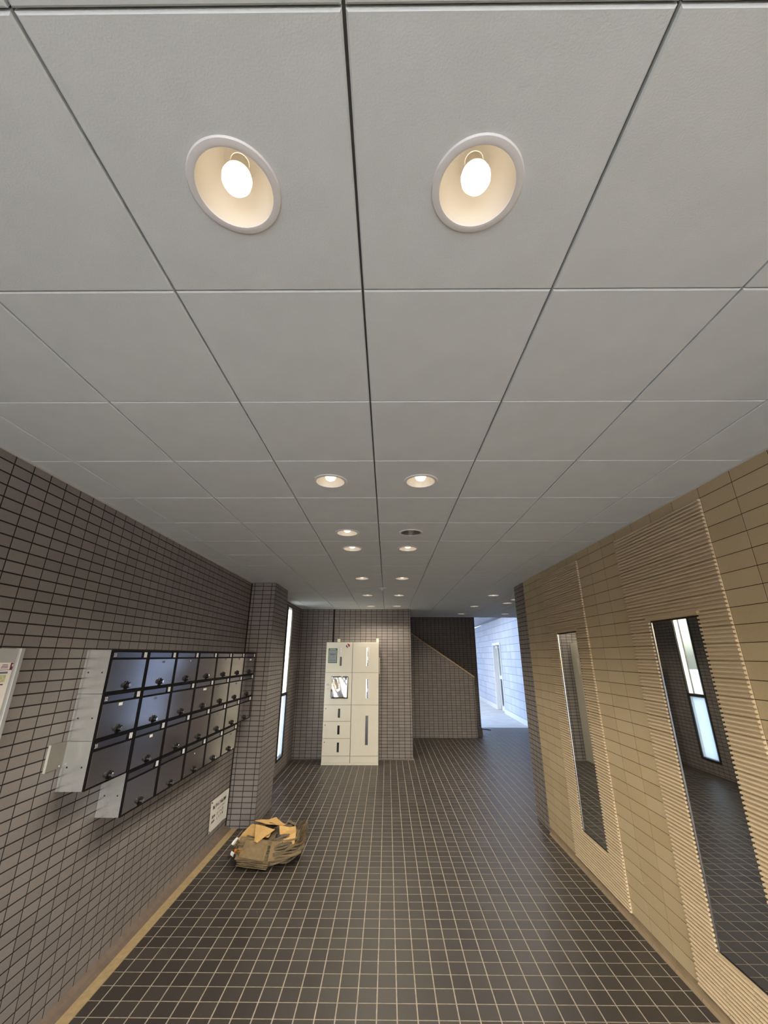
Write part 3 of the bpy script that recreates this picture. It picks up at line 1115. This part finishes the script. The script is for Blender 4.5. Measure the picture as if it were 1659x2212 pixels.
# ================================================================== NOTICE BOARD, PLATE, NOTICE ON THE LEFT WALL
nb = thing('notice_board', (XL, 1.30, 0.95), 'silver framed notice board with a colourful poster at the left edge', 'notice board')
BW, BH = 0.604, 0.729
mb = MB(); mb.box(0.0, 0.012, 0.002, BW - 0.002, 0.002, BH - 0.002); mb.build('back_panel', M['board'], nb)
for y0, y1, z0, z1 in ((0, 0.022, 0, BH), (BW - 0.022, BW, 0, BH), (0.022, BW - 0.022, 0, 0.022)):
    mb = MB(); mb.bbox(0.0, 0.022, y0, y1, z0, z1, 0.002, 'x'); mb.build('frame_rail', M['silver'], nb)
pz = 1.62 - 0.95
po = MB(); po.box(0.012, 0.0128, 0.04, 0.572, 0.06, pz); poster = po.build('poster', M['paper'], nb)


def patch(m, y0, y1, z0, z1, name='print_block', d=0.0):
    mb = MB(); mb.box(0.0128, 0.0132 + d, y0, y1, z0, z1); return mb.build(name, m, poster)


patch(M['purple'], 0.04, 0.572, pz - 0.03, pz - 0.001, 'header_band')
patch(M['paper'], 0.505, 0.558, pz - 0.028, pz + 0.0, 'title_box', 0.0004)
for q, (ya, yb2) in enumerate(((0.518, 0.545), (0.516, 0.548), (0.514, 0.549))):
    patch(M['purple'], ya, yb2, pz - 0.010 - 0.006 * q, pz - 0.0075 - 0.006 * q, 'text_line', 0.0008)
patch(M['yellow'], 0.566, 0.5715, pz - 0.016, pz - 0.006, 'yellow_dot', 0.0004)
patch(M['slate'], 0.04, 0.555, pz - 0.044, pz - 0.036, 'text_line')
patch(M['mapprint'], 0.06, 0.552, pz - 0.078, pz - 0.048, 'map_block')
patch(M['purple'], 0.04, 0.548, pz - 0.089, pz - 0.084, 'rule_line')
patch(M['mapprint'], 0.06, 0.530, pz - 0.165, pz - 0.098, 'map_block')
patch(M['purple'], 0.04, 0.535, pz - 0.175, pz - 0.169, 'rule_line')
patch(M['mapprint'], 0.06, 0.500, pz - 0.26, pz - 0.185, 'map_block')
patch(M['purple'], 0.04, 0.525, pz - 0.275, pz - 0.268, 'rule_line')

wpn = MB(); wpn.bbox(0, 0.008, 0, 0.125, 0, 0.118, 0.002, 'x')
wpl = thing('wall_plate', (XL, 2.22, 1.121), 'blank grey metal cover plate on the tiles beside the mailboxes', 'cover plate')
wpn.build('plate', M['plate'], wpl)
mb = MB(); mb.box(0, 0.0095, -0.004, 0.0, 0, 0.118); mb.build('edge_lip', M['trim'], wpl)
mb = MB(); mb.lathe([(0.004, 0.008), (0.003, 0.0095)], 12, 'x', (0, 0.086, 0.012), False, True); mb.build('screw', M['chrome'], wpl)

# notice sheet near the floor: heading and three rows of black characters
NW, NH = 0.42, 0.252
ns = thing('notice_sheet', (XL, 4.44, 0.12), 'white paper notice with black lettering low on the left wall', 'notice')
sh = MB()
N = 10
for i in range(N + 1):
    t_ = i / N
    bow = 0.003 + 0.004 * math.sin(t_ * math.pi) + (0.012 * max(0, t_ - 0.85) / 0.15)
    for z in (0, NH):
        sh.v.append((bow + (0.006 if z == 0 and i == 0 else 0), t_ * NW, z)); sh.v.append((bow + 0.0006 + (0.006 if z == 0 and i == 0 else 0), t_ * NW, z))
for i in range(N):
    a, b = i * 4, (i + 1) * 4
    for q in ((a + 1, b + 1, b + 3, a + 3), (a, a + 2, b + 2, b), (a, b, b + 1, a + 1), (a + 2, a + 3, b + 3, b + 2)):
        sh.f.append(q)
sh.f.append((0, 1, 3, 2)); sh.f.append((N * 4, N * 4 + 2, N * 4 + 3, N * 4 + 1))
paper_o = sh.build('sheet', M['paper'], ns)


def glyph(y, z, w, h, m=M['ink'], dens=6):
    """a blurred ideograph: a few short strokes inside a w x h cell"""
    mb = MB()
    rnd = random.Random(int(y * 9999) + int(z * 77777))
    for q in range(dens):
        if rnd.random() < 0.5:
            zz = z + h * rnd.uniform(0.05, 0.9); a = rnd.uniform(0, 0.3); b = rnd.uniform(0.65, 1)
            mb.box(0.0079, 0.0084, y + w * a, y + w * b, zz, zz + h * 0.10)
        else:
            yy = y + w * rnd.uniform(0.05, 0.9); a = rnd.uniform(0, 0.3); b = rnd.uniform(0.65, 1)
            mb.box(0.0079, 0.0084, yy, yy + w * 0.12, z + h * a, z + h * b)
    return mb.build('character', m, paper_o)


for i, x in enumerate((0.045, 0.078, 0.111, 0.144, 0.177, 0.21, 0.243, 0.272, 0.301, 0.33, 0.355)):
    glyph(x, 0.170, 0.028, 0.036, dens=5 if i < 6 else 8)
for i in range(8):
    glyph(0.17 + 0.022 * i, 0.140, 0.018, 0.014, M['slate'] if i < 5 else M['ink'], 4)
for zz in (0.100, 0.062):
    for i in range(3): glyph(0.045 + 0.026 * i, zz, 0.024, 0.026, dens=8)
    for i in range(4): glyph(0.165 + 0.045 * i, zz - 0.004 + 0.001 * i, 0.024, 0.028, dens=4)
for yy, zz in ((0.018, NH - 0.014), (0.018, 0.012), (NW - 0.02, NH - 0.014)):
    mb = MB(); mb.lathe([(0.006, 0.004), (0.006, 0.010), (0.003, 0.0115)], 10, 'x', (0, yy, zz), False, True); mb.build('tack', M['black'], ns)

# ================================================================== PARCEL LOCKERS
LY = 7.49


def locker_unit(x0, x1, label):
    t = thing('parcel_locker', (x0, LY, 0), label, 'locker', 'parcel lockers at the back wall')
    w = x1 - x0
    mb = MB(); mb.box(0.002, w - 0.002, 0.012, 0.40, 0.0, 1.876); mb.build('body', M['locker'], t)
    mb = MB(); mb.box(0.0, w, 0.010, 0.0125, 0.02, 1.876); mb.build('gap_shade', M['gap'], t)  # dark sheet painting the shade in the gaps between the doors
    mb = MB(); mb.bbox(0.0, w, 0.012, -0.002, 0.0, 0.026, 0.002, 'y'); mb.build('plinth', M['locker'], t)
    mb = MB(); mb.bbox(0.003, w - 0.003, 0.012, 0.0, 0.029, 0.1285, 0.0015, 'y'); mb.build('kick_panel', M['locker'], t)
    return t


def ldoor(t, w, z0, z1, label=None):
    mb = MB(); mb.bbox(0.0035, w - 0.0035, 0.012, -0.006, z0 + 0.002, z1 - 0.002, 0.0025, 'y')
    d = mb.build('door', M['locker'], t)
    if label: d['label'] = label
    return d


def lplate(d, name, m, x0, x1, z0, z1, th=0.002, y=-0.006):
    mb = MB(); mb.box(x0, x1, y - th, y, z0, z1); return mb.build(name, m, d)


def slot(d, xc, z0, z1, w, rim, split=None):
    lplate(d, 'slot_rim', M['chrome'] if rim else M['locker'], xc - w / 2 - 0.007, xc + w / 2 + 0.007, z0 - 0.007, z1 + 0.007, 0.0025)
    lplate(d, 'slot_window', M['smoke'], xc - w / 2, xc + w / 2, z0, z1, 0.0035)
    if split:
        lplate(d, 'slot_window', split, xc - w / 2, xc + w / 2, (z0 + z1) / 2, z1, 0.0042)


LX0, LX1, LX2 = -1.065, -0.6035, -0.146
w = LX1 - LX0
lk = locker_unit(LX0, LX1, 'cream steel parcel locker unit with five doors and a polished plate, left of two')
d = ldoor(lk, w, 1.379, 1.874)
# green bordered instruction sticker
gx0, gx1, gz0, gz1 = 0.043, 0.197, 1.531, 1.773
lplate(d, 'sticker_border', M['green'], gx0, gx1, gz0, gz1, 0.001)
lplate(d, 'sticker_sheet', M['grey'], gx0 + 0.009, gx1 - 0.009, gz0 + 0.012, gz1 - 0.032, 0.0015)
for q, (a, b, c_) in enumerate(((0.02, 0.13, 0.150), (0.03, 0.13, 0.138), (0.04, 0.10, 0.128), (0.07, 0.08, 0.09), (0.072, 0.082, 0.065), (0.02, 0.12, 0.04))):
    lplate(d, 'text_line', M['slate'], gx0 + a, gx0 + b, gz0 + c_, gz0 + c_ + 0.007, 0.002)
for q in range(5):
    lplate(d, 'text_line', M['paper'], gx0 + 0.02 + 0.022 * q, gx0 + 0.036 + 0.022 * q, gz1 - 0.022, gz1 - 0.012, 0.002)
slot(d, 0.262, 1.487, 1.783, 0.034, False, M['sheet'])
# round emblem: white disc, red upper part, blue lower part
ec = (LX0 - LX0 + 0.379, 1.817)
mb = MB(); mb.lathe([(0.040, -0.0065), (0.040, -0.0075)], 32, 'y', (ec[0], 0, ec[1]), False, True); emb = mb.build('emblem', M['paper'], d)
R_ = 0.034
red = []; blu = []
for q in range(17):
    a = math.radians(-38 + 170 * q / 16); red.append((ec[0] + R_ * math.cos(a), -0.0082, ec[1] + R_ * math.sin(a)))
for q in range(7):
    s_ = q / 6; a0 = math.radians(132); a1 = math.radians(-38)
    x = (1 - s_) * math.cos(a0) + s_ * math.cos(a1); z = (1 - s_) * math.sin(a0) + s_ * math.sin(a1)
    o_ = 0.20 * math.sin(2 * math.pi * s_)
    if 0 < q < 6: red.append((ec[0] + R_ * (x + o_ * 0.6), -0.0082, ec[1] + R_ * (z + o_)))
for q in range(15):
    a = math.radians(160 + 130 * q / 14); blu.append((ec[0] + R_ * math.cos(a), -0.0082, ec[1] + R_ * math.sin(a)))
for q in range(1, 6):
    s_ = q / 6; a0 = math.radians(290); a1 = math.radians(160)
    x = (1 - s_) * math.cos(a0) + s_ * math.cos(a1); z = (1 - s_) * math.sin(a0) + s_ * math.sin(a1)
    o_ = -0.16 * math.sin(2 * math.pi * s_)
    blu.append((ec[0] + R_ * (x + o_ * 0.6), -0.0082, ec[1] + R_ * (z + o_)))
mb = MB(); mb.prism(red, (0, -0.0004, 0)); mb.build('emblem_red', M['red'], d)
mb = MB(); mb.prism(blu, (0, -0.0004, 0)); mb.build('emblem_blue', M['blue'], d)
d = ldoor(lk, w, 0.876, 1.379, 'door with a polished metal plate')
# slightly buckled polished plate
pl = MB()
nx, nz = 12, 14
for i in range(nx + 1):
    for k in range(nz + 1):
        x = 0.109 + 0.293 * i / nx; z = 0.973 + 0.349 * k / nz
        pl.v.append((x, -0.0085 - 0.004 * math.sin(3.1 * i / nx + 0.5) * math.cos(4.2 * k / nz - 1) - 0.002 * math.sin(9 * i / nx + 5 * k / nz), z))
for i in range(nx):
    for k in range(nz):
        a = i * (nz + 1) + k
        pl.f.append((a, a + nz + 1, a + nz + 2, a + 1))
pm = pl.build('polished_plate', M['sheet'], d, smooth=True)
sm = pm.modifiers.new('thickness', 'SOLIDIFY'); sm.thickness = 0.0015
mb = MB(); mb.lathe([(0.017, -0.006), (0.017, -0.012), (0.012, -0.016)], 20, 'y', (0.056, 0, 1.185), False, True); mb.build('lock', M['chrome'], d)
mb = MB(); mb.bbox(0.043, 0.072, -0.006, -0.022, 1.128, 1.152, 0.003, 'y'); mb.build('knob', M['white'], d)
for z0, z1, s0, s1 in ((0.629, 0.876, 0.684, 0.820), (0.379, 0.629, 0.438, 0.570), (0.130, 0.379, 0.183, 0.322)):
    d = ldoor(lk, w, z0, z1)
    slot(d, 0.263, s0, s1, 0.036, False)
    mb = MB(); mb.lathe([(0.009, -0.006), (0.008, -0.0085)], 14, 'y', (0.04, 0, z1 - 0.055), False, True); mb.build('lock', M['plate'], d)
mb = MB(); mb.box(0.155, 0.200, 0.30, 0.40, 1.876, 1.94); mb.build('wall_bracket', M['locker'], lk)

w = LX2 - LX1
rk = locker_unit(LX1, LX2, 'cream steel parcel locker unit with three tall doors, right of two')
for z0, z1, s0, s1, rim in ((1.379, 1.874, 1.487, 1.779, True), (0.876, 1.379, 0.980, 1.277, True), (0.130, 0.876, 0.288, 0.716, False)):
    d = ldoor(rk, w, z0, z1)
    if rim:
        lplate(d, 'slot_rim', M['white'], 0.263 - 0.031, 0.263 + 0.031, s0 - 0.014, s1 + 0.014, 0.002)
        lplate(d, 'slot_window', M['sheet'], 0.263 - 0.019, 0.263 + 0.019, s0, s1, 0.003)
        # ragged dark strips laid over the polished slot
        rnd = random.Random(int(z0 * 100))
        for q in range(6):
            za = s0 + (s1 - s0) * q / 6
            lplate(d, 'dark_strip', M['smoke'], 0.263 + rnd.uniform(-0.012, 0.004), 0.263 + 0.018, za, za + (s1 - s0) / 6, 0.0036)
    else:
        slot(d, 0.263, s0, s1, 0.046, False)
    lplate(d, 'number_tag', M['white'], 0.036, 0.078, z1 - 0.062, z1 - 0.038, 0.001)
mb = MB(); mb.box(w - 0.048, w - 0.004, 0.02, 0.40, 1.876, 1.882); mb.box(w - 0.048, w - 0.004, 0.02, 0.026, 1.882, 1.94)
mb.build('wall_bracket', M['locker'], rk)
mb = MB(); mb.bbox(w, w + 0.012, 0.16, 0.18, 1.35, 1.62, 0.002, 'x'); mb.build('side_handle', M['locker'], rk)

# ================================================================== MIRRORS
for base, lab in ((0, 'tall frameless wall mirror in the nearer ribbed band'), (7, 'tall frameless wall mirror in the farther ribbed band')):
    ya, yb2 = BX0 + (base + 1) * BP, BX0 + (base + 3) * BP
    t = thing('wall_mirror', (XR, ya, MZ0), lab, 'mirror', 'wall mirrors on the beige wall')
    ww, hh = yb2 - ya, MZ1 - MZ0
    mb = MB(); mb.bbox(0.002, -0.004, 0.006, ww - 0.020, 0.008, hh - 0.006, 0.0008, 'x'); mb.build('glass', M['mirror'], t)
    mb = MB()
    mb.box(-0.008, 0.002, ww - 0.009, ww - 0.002, 0.006, hh - 0.004)
    mb.build('edge_strip', M['chrome'], t)
    mb = MB(); mb.lathe([(0.0042, 0.006), (0.0042, hh - 0.004)], 10, 'z', (-0.005, ww - 0.0145, 0), True, True); mb.build('edge_bead', M['chrome'], t)
    mb = MB(); mb.box(-0.0045, 0.002, 0.001, ww - 0.022, 0.0005, 0.0065); mb.build('bottom_channel', M['alu'], t)

# ================================================================== PAPER PILE
HC = Vector((-1.03, 4.34, 0.0))
pile = thing('paper_pile', HC, 'heap of crumpled brown wrapping paper and old newspapers on the floor', 'paper pile')
NL = 15
zbase = 0.0
for k in range(NL):
    t_ = k / (NL - 1)
    rad = 0.215 + 0.10 * math.sin(min(1, t_ * 1.5) * math.pi / 2) - 0.115 * max(0, t_ - 0.45) / 0.55
    th = 0.0115
    mb = MB()
    NS = 40
    rnd = random.Random(100 + k)
    ph = [rnd.uniform(0, 6.28) for _ in range(4)]
    rot = rnd.uniform(-0.35, 0.35)
    ring = []
    for i in range(NS):
        a = 2 * math.pi * i / NS
        # rounded-square sheet outline, folded and ragged
        ca, sa = math.cos(a - rot), math.sin(a - rot)
        sq = 1.0 / max(abs(ca), abs(sa))
        r_ = rad * (0.62 + 0.38 * min(sq, 1.28)) * (1 + 0.035 * math.sin(3 * a + ph[0]) + 0.03 * math.sin(7 * a + ph[1]) + rnd.uniform(-0.02, 0.02))
        sag = 0.006 * math.sin(4 * a + ph[2]) + 0.004 * math.sin(9 * a + ph[3]) + 0.02 * (t_ if k > 3 else 0.15) * (1 if math.cos(a) > 0.2 else 0.3) * (math.sin(a * 2) ** 2)
        ring.append((r_ * math.cos(a) * 1.0, r_ * math.sin(a) * 0.82, sag))
    zb = zbase + 0.0015
    for fac, dz in ((0.55, 0), (1.0, 0), (1.0, th), (0.55, th + 0.002)):
        for x, y, sg in ring:
            mb.v.append((x * fac, y * fac, max(0.001, zb + dz + sg * (1 if fac == 1.0 else 0.3))))
    for q in range(3):
        for i in range(NS):
            j = (i + 1) % NS
            mb.f.append((q * NS + i, q * NS + j, (q + 1) * NS + j, (q + 1) * NS + i))
    mb.f.append(tuple(range(NS - 1, -1, -1))); mb.f.append(tuple(3 * NS + i for i in range(NS)))
    mb.build('paper_layer', M['news'] if k % 3 else M['kraft2'], pile)
    zbase += th


def sheet(name, m, pts, parent=pile, th=0.0015, nu=8, nv=6, crumple=0.006, seed=1):
    """bent paper: bilinear patch over four corners with creases"""
    rnd = random.Random(seed)
    p00, p10, p11, p01 = [Vector(p) for p in pts]
    mb = MB()
    nn = (p10 - p00).cross(p01 - p00).normalized()
    ph = [rnd.uniform(0, 6.28) for _ in range(3)]
    for i in range(nu + 1):
        for k in range(nv + 1):
            u, v = i / nu, k / nv
            p = p00 * (1 - u) * (1 - v) + p10 * u * (1 - v) + p11 * u * v + p01 * (1 - u) * v
            p = p + nn * crumple * (math.sin(5 * u + ph[0]) + math.sin(6 * v + ph[1]) + 0.5 * math.sin(11 * (u + v) + ph[2]))
            mb.v.append((p.x, p.y, max(p.z, 0.002)))
    for i in range(nu):
        for k in range(nv):
            a = i * (nv + 1) + k
            mb.f.append((a, a + nv + 1, a + nv + 2, a + 1))
    o = mb.build(name, m, parent)
    s_ = o.modifiers.new('thickness', 'SOLIDIFY'); s_.thickness = th
    return o


# front newspapers standing against the heap, brown bag flaps on top, a folded carton at the right
rq = random.Random(5)
for q in range(10):
    z_ = 0.012 + 0.0165 * q
    out = -0.012 + 0.03 * math.sin(math.pi * min(1, (q + 1.5) / 7)) - 0.008 * max(0, q - 6)
    a_, b_ = rq.uniform(-0.02, 0.01), rq.uniform(-0.015, 0.03)
    sheet('front_paper', M['news'] if q % 3 == 1 else M['kraft2'],
          [(-0.215 + a_, -0.215 - out, z_ + 0.010), (0.03 + b_, -0.268 - out, z_), (0.035 + b_, -0.240 - out, z_ + 0.026), (-0.20 + a_, -0.19 - out, z_ + 0.032)],
          crumple=0.005, seed=30 + q, th=0.004, nu=12, nv=4)
sheet('front_paper', M['kraft2'], [(-0.19, -0.262, 0.095), (0.03, -0.300, 0.085), (0.045, -0.215, 0.19), (-0.155, -0.19, 0.185)], crumple=0.003, seed=3)
sheet('front_paper', M['kraft2'], [(0.05, -0.275, 0.07), (0.155, -0.215, 0.06), (0.135, -0.15, 0.165), (0.06, -0.20, 0.18)], crumple=0.004, seed=4)
sheet('hollow_shade', M['black'], [(-0.06, -0.03, 0.226), (0.03, -0.075, 0.224), (0.06, -0.01, 0.232), (-0.03, 0.05, 0.236)], crumple=0.001, seed=2, nu=3, nv=3)  # black sheet painting the shade inside the bag opening
sheet('hollow_shade', M['black'], [(0.06, -0.19, 0.11), (0.115, -0.19, 0.10), (0.115, -0.12, 0.20), (0.075, -0.12, 0.205)], crumple=0.001, seed=2, nu=3, nv=3)  # another black sheet in place of shade, between the front flaps
sheet('bag_flap', M['kraft'], [(-0.26, -0.10, 0.165), (0.02, -0.17, 0.20), (0.05, 0.02, 0.225), (-0.20, 0.10, 0.215)], crumple=0.006, seed=5)
sheet('bag_flap', M['kraft'], [(-0.135, -0.02, 0.245), (-0.085, -0.215, 0.186), (-0.055, -0.228, 0.183), (0.055, -0.10, 0.232)], crumple=0.002, seed=6)
sheet('bag_flap', M['kraft'], [(-0.17, 0.05, 0.240), (0.05, -0.04, 0.238), (0.125, 0.01, 0.228), (0.0, 0.16, 0.232)], crumple=0.004, seed=7)
sheet('bag_flap', M['kraft'], [(0.075, -0.03, 0.235), (0.14, -0.20, 0.10), (0.155, -0.17, 0.12), (0.16, 0.00, 0.215)], crumple=0.002, seed=8)
ct = sheet('folded_carton', M['kraft'], [(0.150, -0.205, 0.075), (0.235, -0.11, 0.135), (0.235, -0.07, 0.205), (0.145, -0.14, 0.175)], th=0.004, crumple=0.001, seed=9)
sheet('carton_top', M['kraft'], [(0.145, -0.14, 0.177), (0.235, -0.07, 0.207), (0.21, 0.03, 0.212), (0.11, 0.0, 0.205)], th=0.003, crumple=0.001, seed=10)
mb = MB(); mb.prism([(0.190, -0.180, 0.118), (0.218, -0.148, 0.138), (0.217, -0.142, 0.152), (0.189, -0.174, 0.132)], (0.003, -0.003, 0)); mb.build('carton_print', M['news'], pile)
sheet('orange_scrap', M['orange'], [(-0.265, -0.165, 0.085), (-0.19, -0.215, 0.09), (-0.185, -0.21, 0.12), (-0.255, -0.16, 0.115)], crumple=0.003, seed=11, nu=4, nv=3)
sheet('white_scrap', M['paper'], [(-0.305, -0.12, 0.135), (-0.275, -0.14, 0.13), (-0.245, -0.10, 0.17), (-0.275, -0.07, 0.165)], crumple=0.005, seed=12, nu=4, nv=3)
sheet('white_scrap', M['paper'], [(-0.285, -0.175, 0.075), (-0.255, -0.20, 0.07), (-0.25, -0.19, 0.095), (-0.28, -0.165, 0.10)], crumple=0.003, seed=13, nu=4, nv=3)
sheet('dark_scrap', M['news'], [(0.12, 0.12, 0.215), (0.19, 0.10, 0.205), (0.19, 0.16, 0.20), (0.12, 0.17, 0.21)], crumple=0.004, seed=14, nu=4, nv=3)
for q in range(7):
    a = math.radians(-48 + 14 * q); z_ = 0.04 + 0.014 * q
    ca, sa = math.cos(a), math.sin(a)
    sheet('paper_fold', M['kraft2'] if q % 2 else M['news'], [(0.22 * ca, 0.19 * sa, 0.02 + 0.01 * q), (0.22 * ca + 0.06, 0.19 * sa + 0.06, 0.03 + 0.01 * q),
          (0.30 * ca + 0.02, 0.24 * sa + 0.05, z_ + 0.10), (0.30 * ca - 0.02, 0.24 * sa - 0.02, z_ + 0.085)], crumple=0.004, seed=20 + q, nu=5, nv=4)
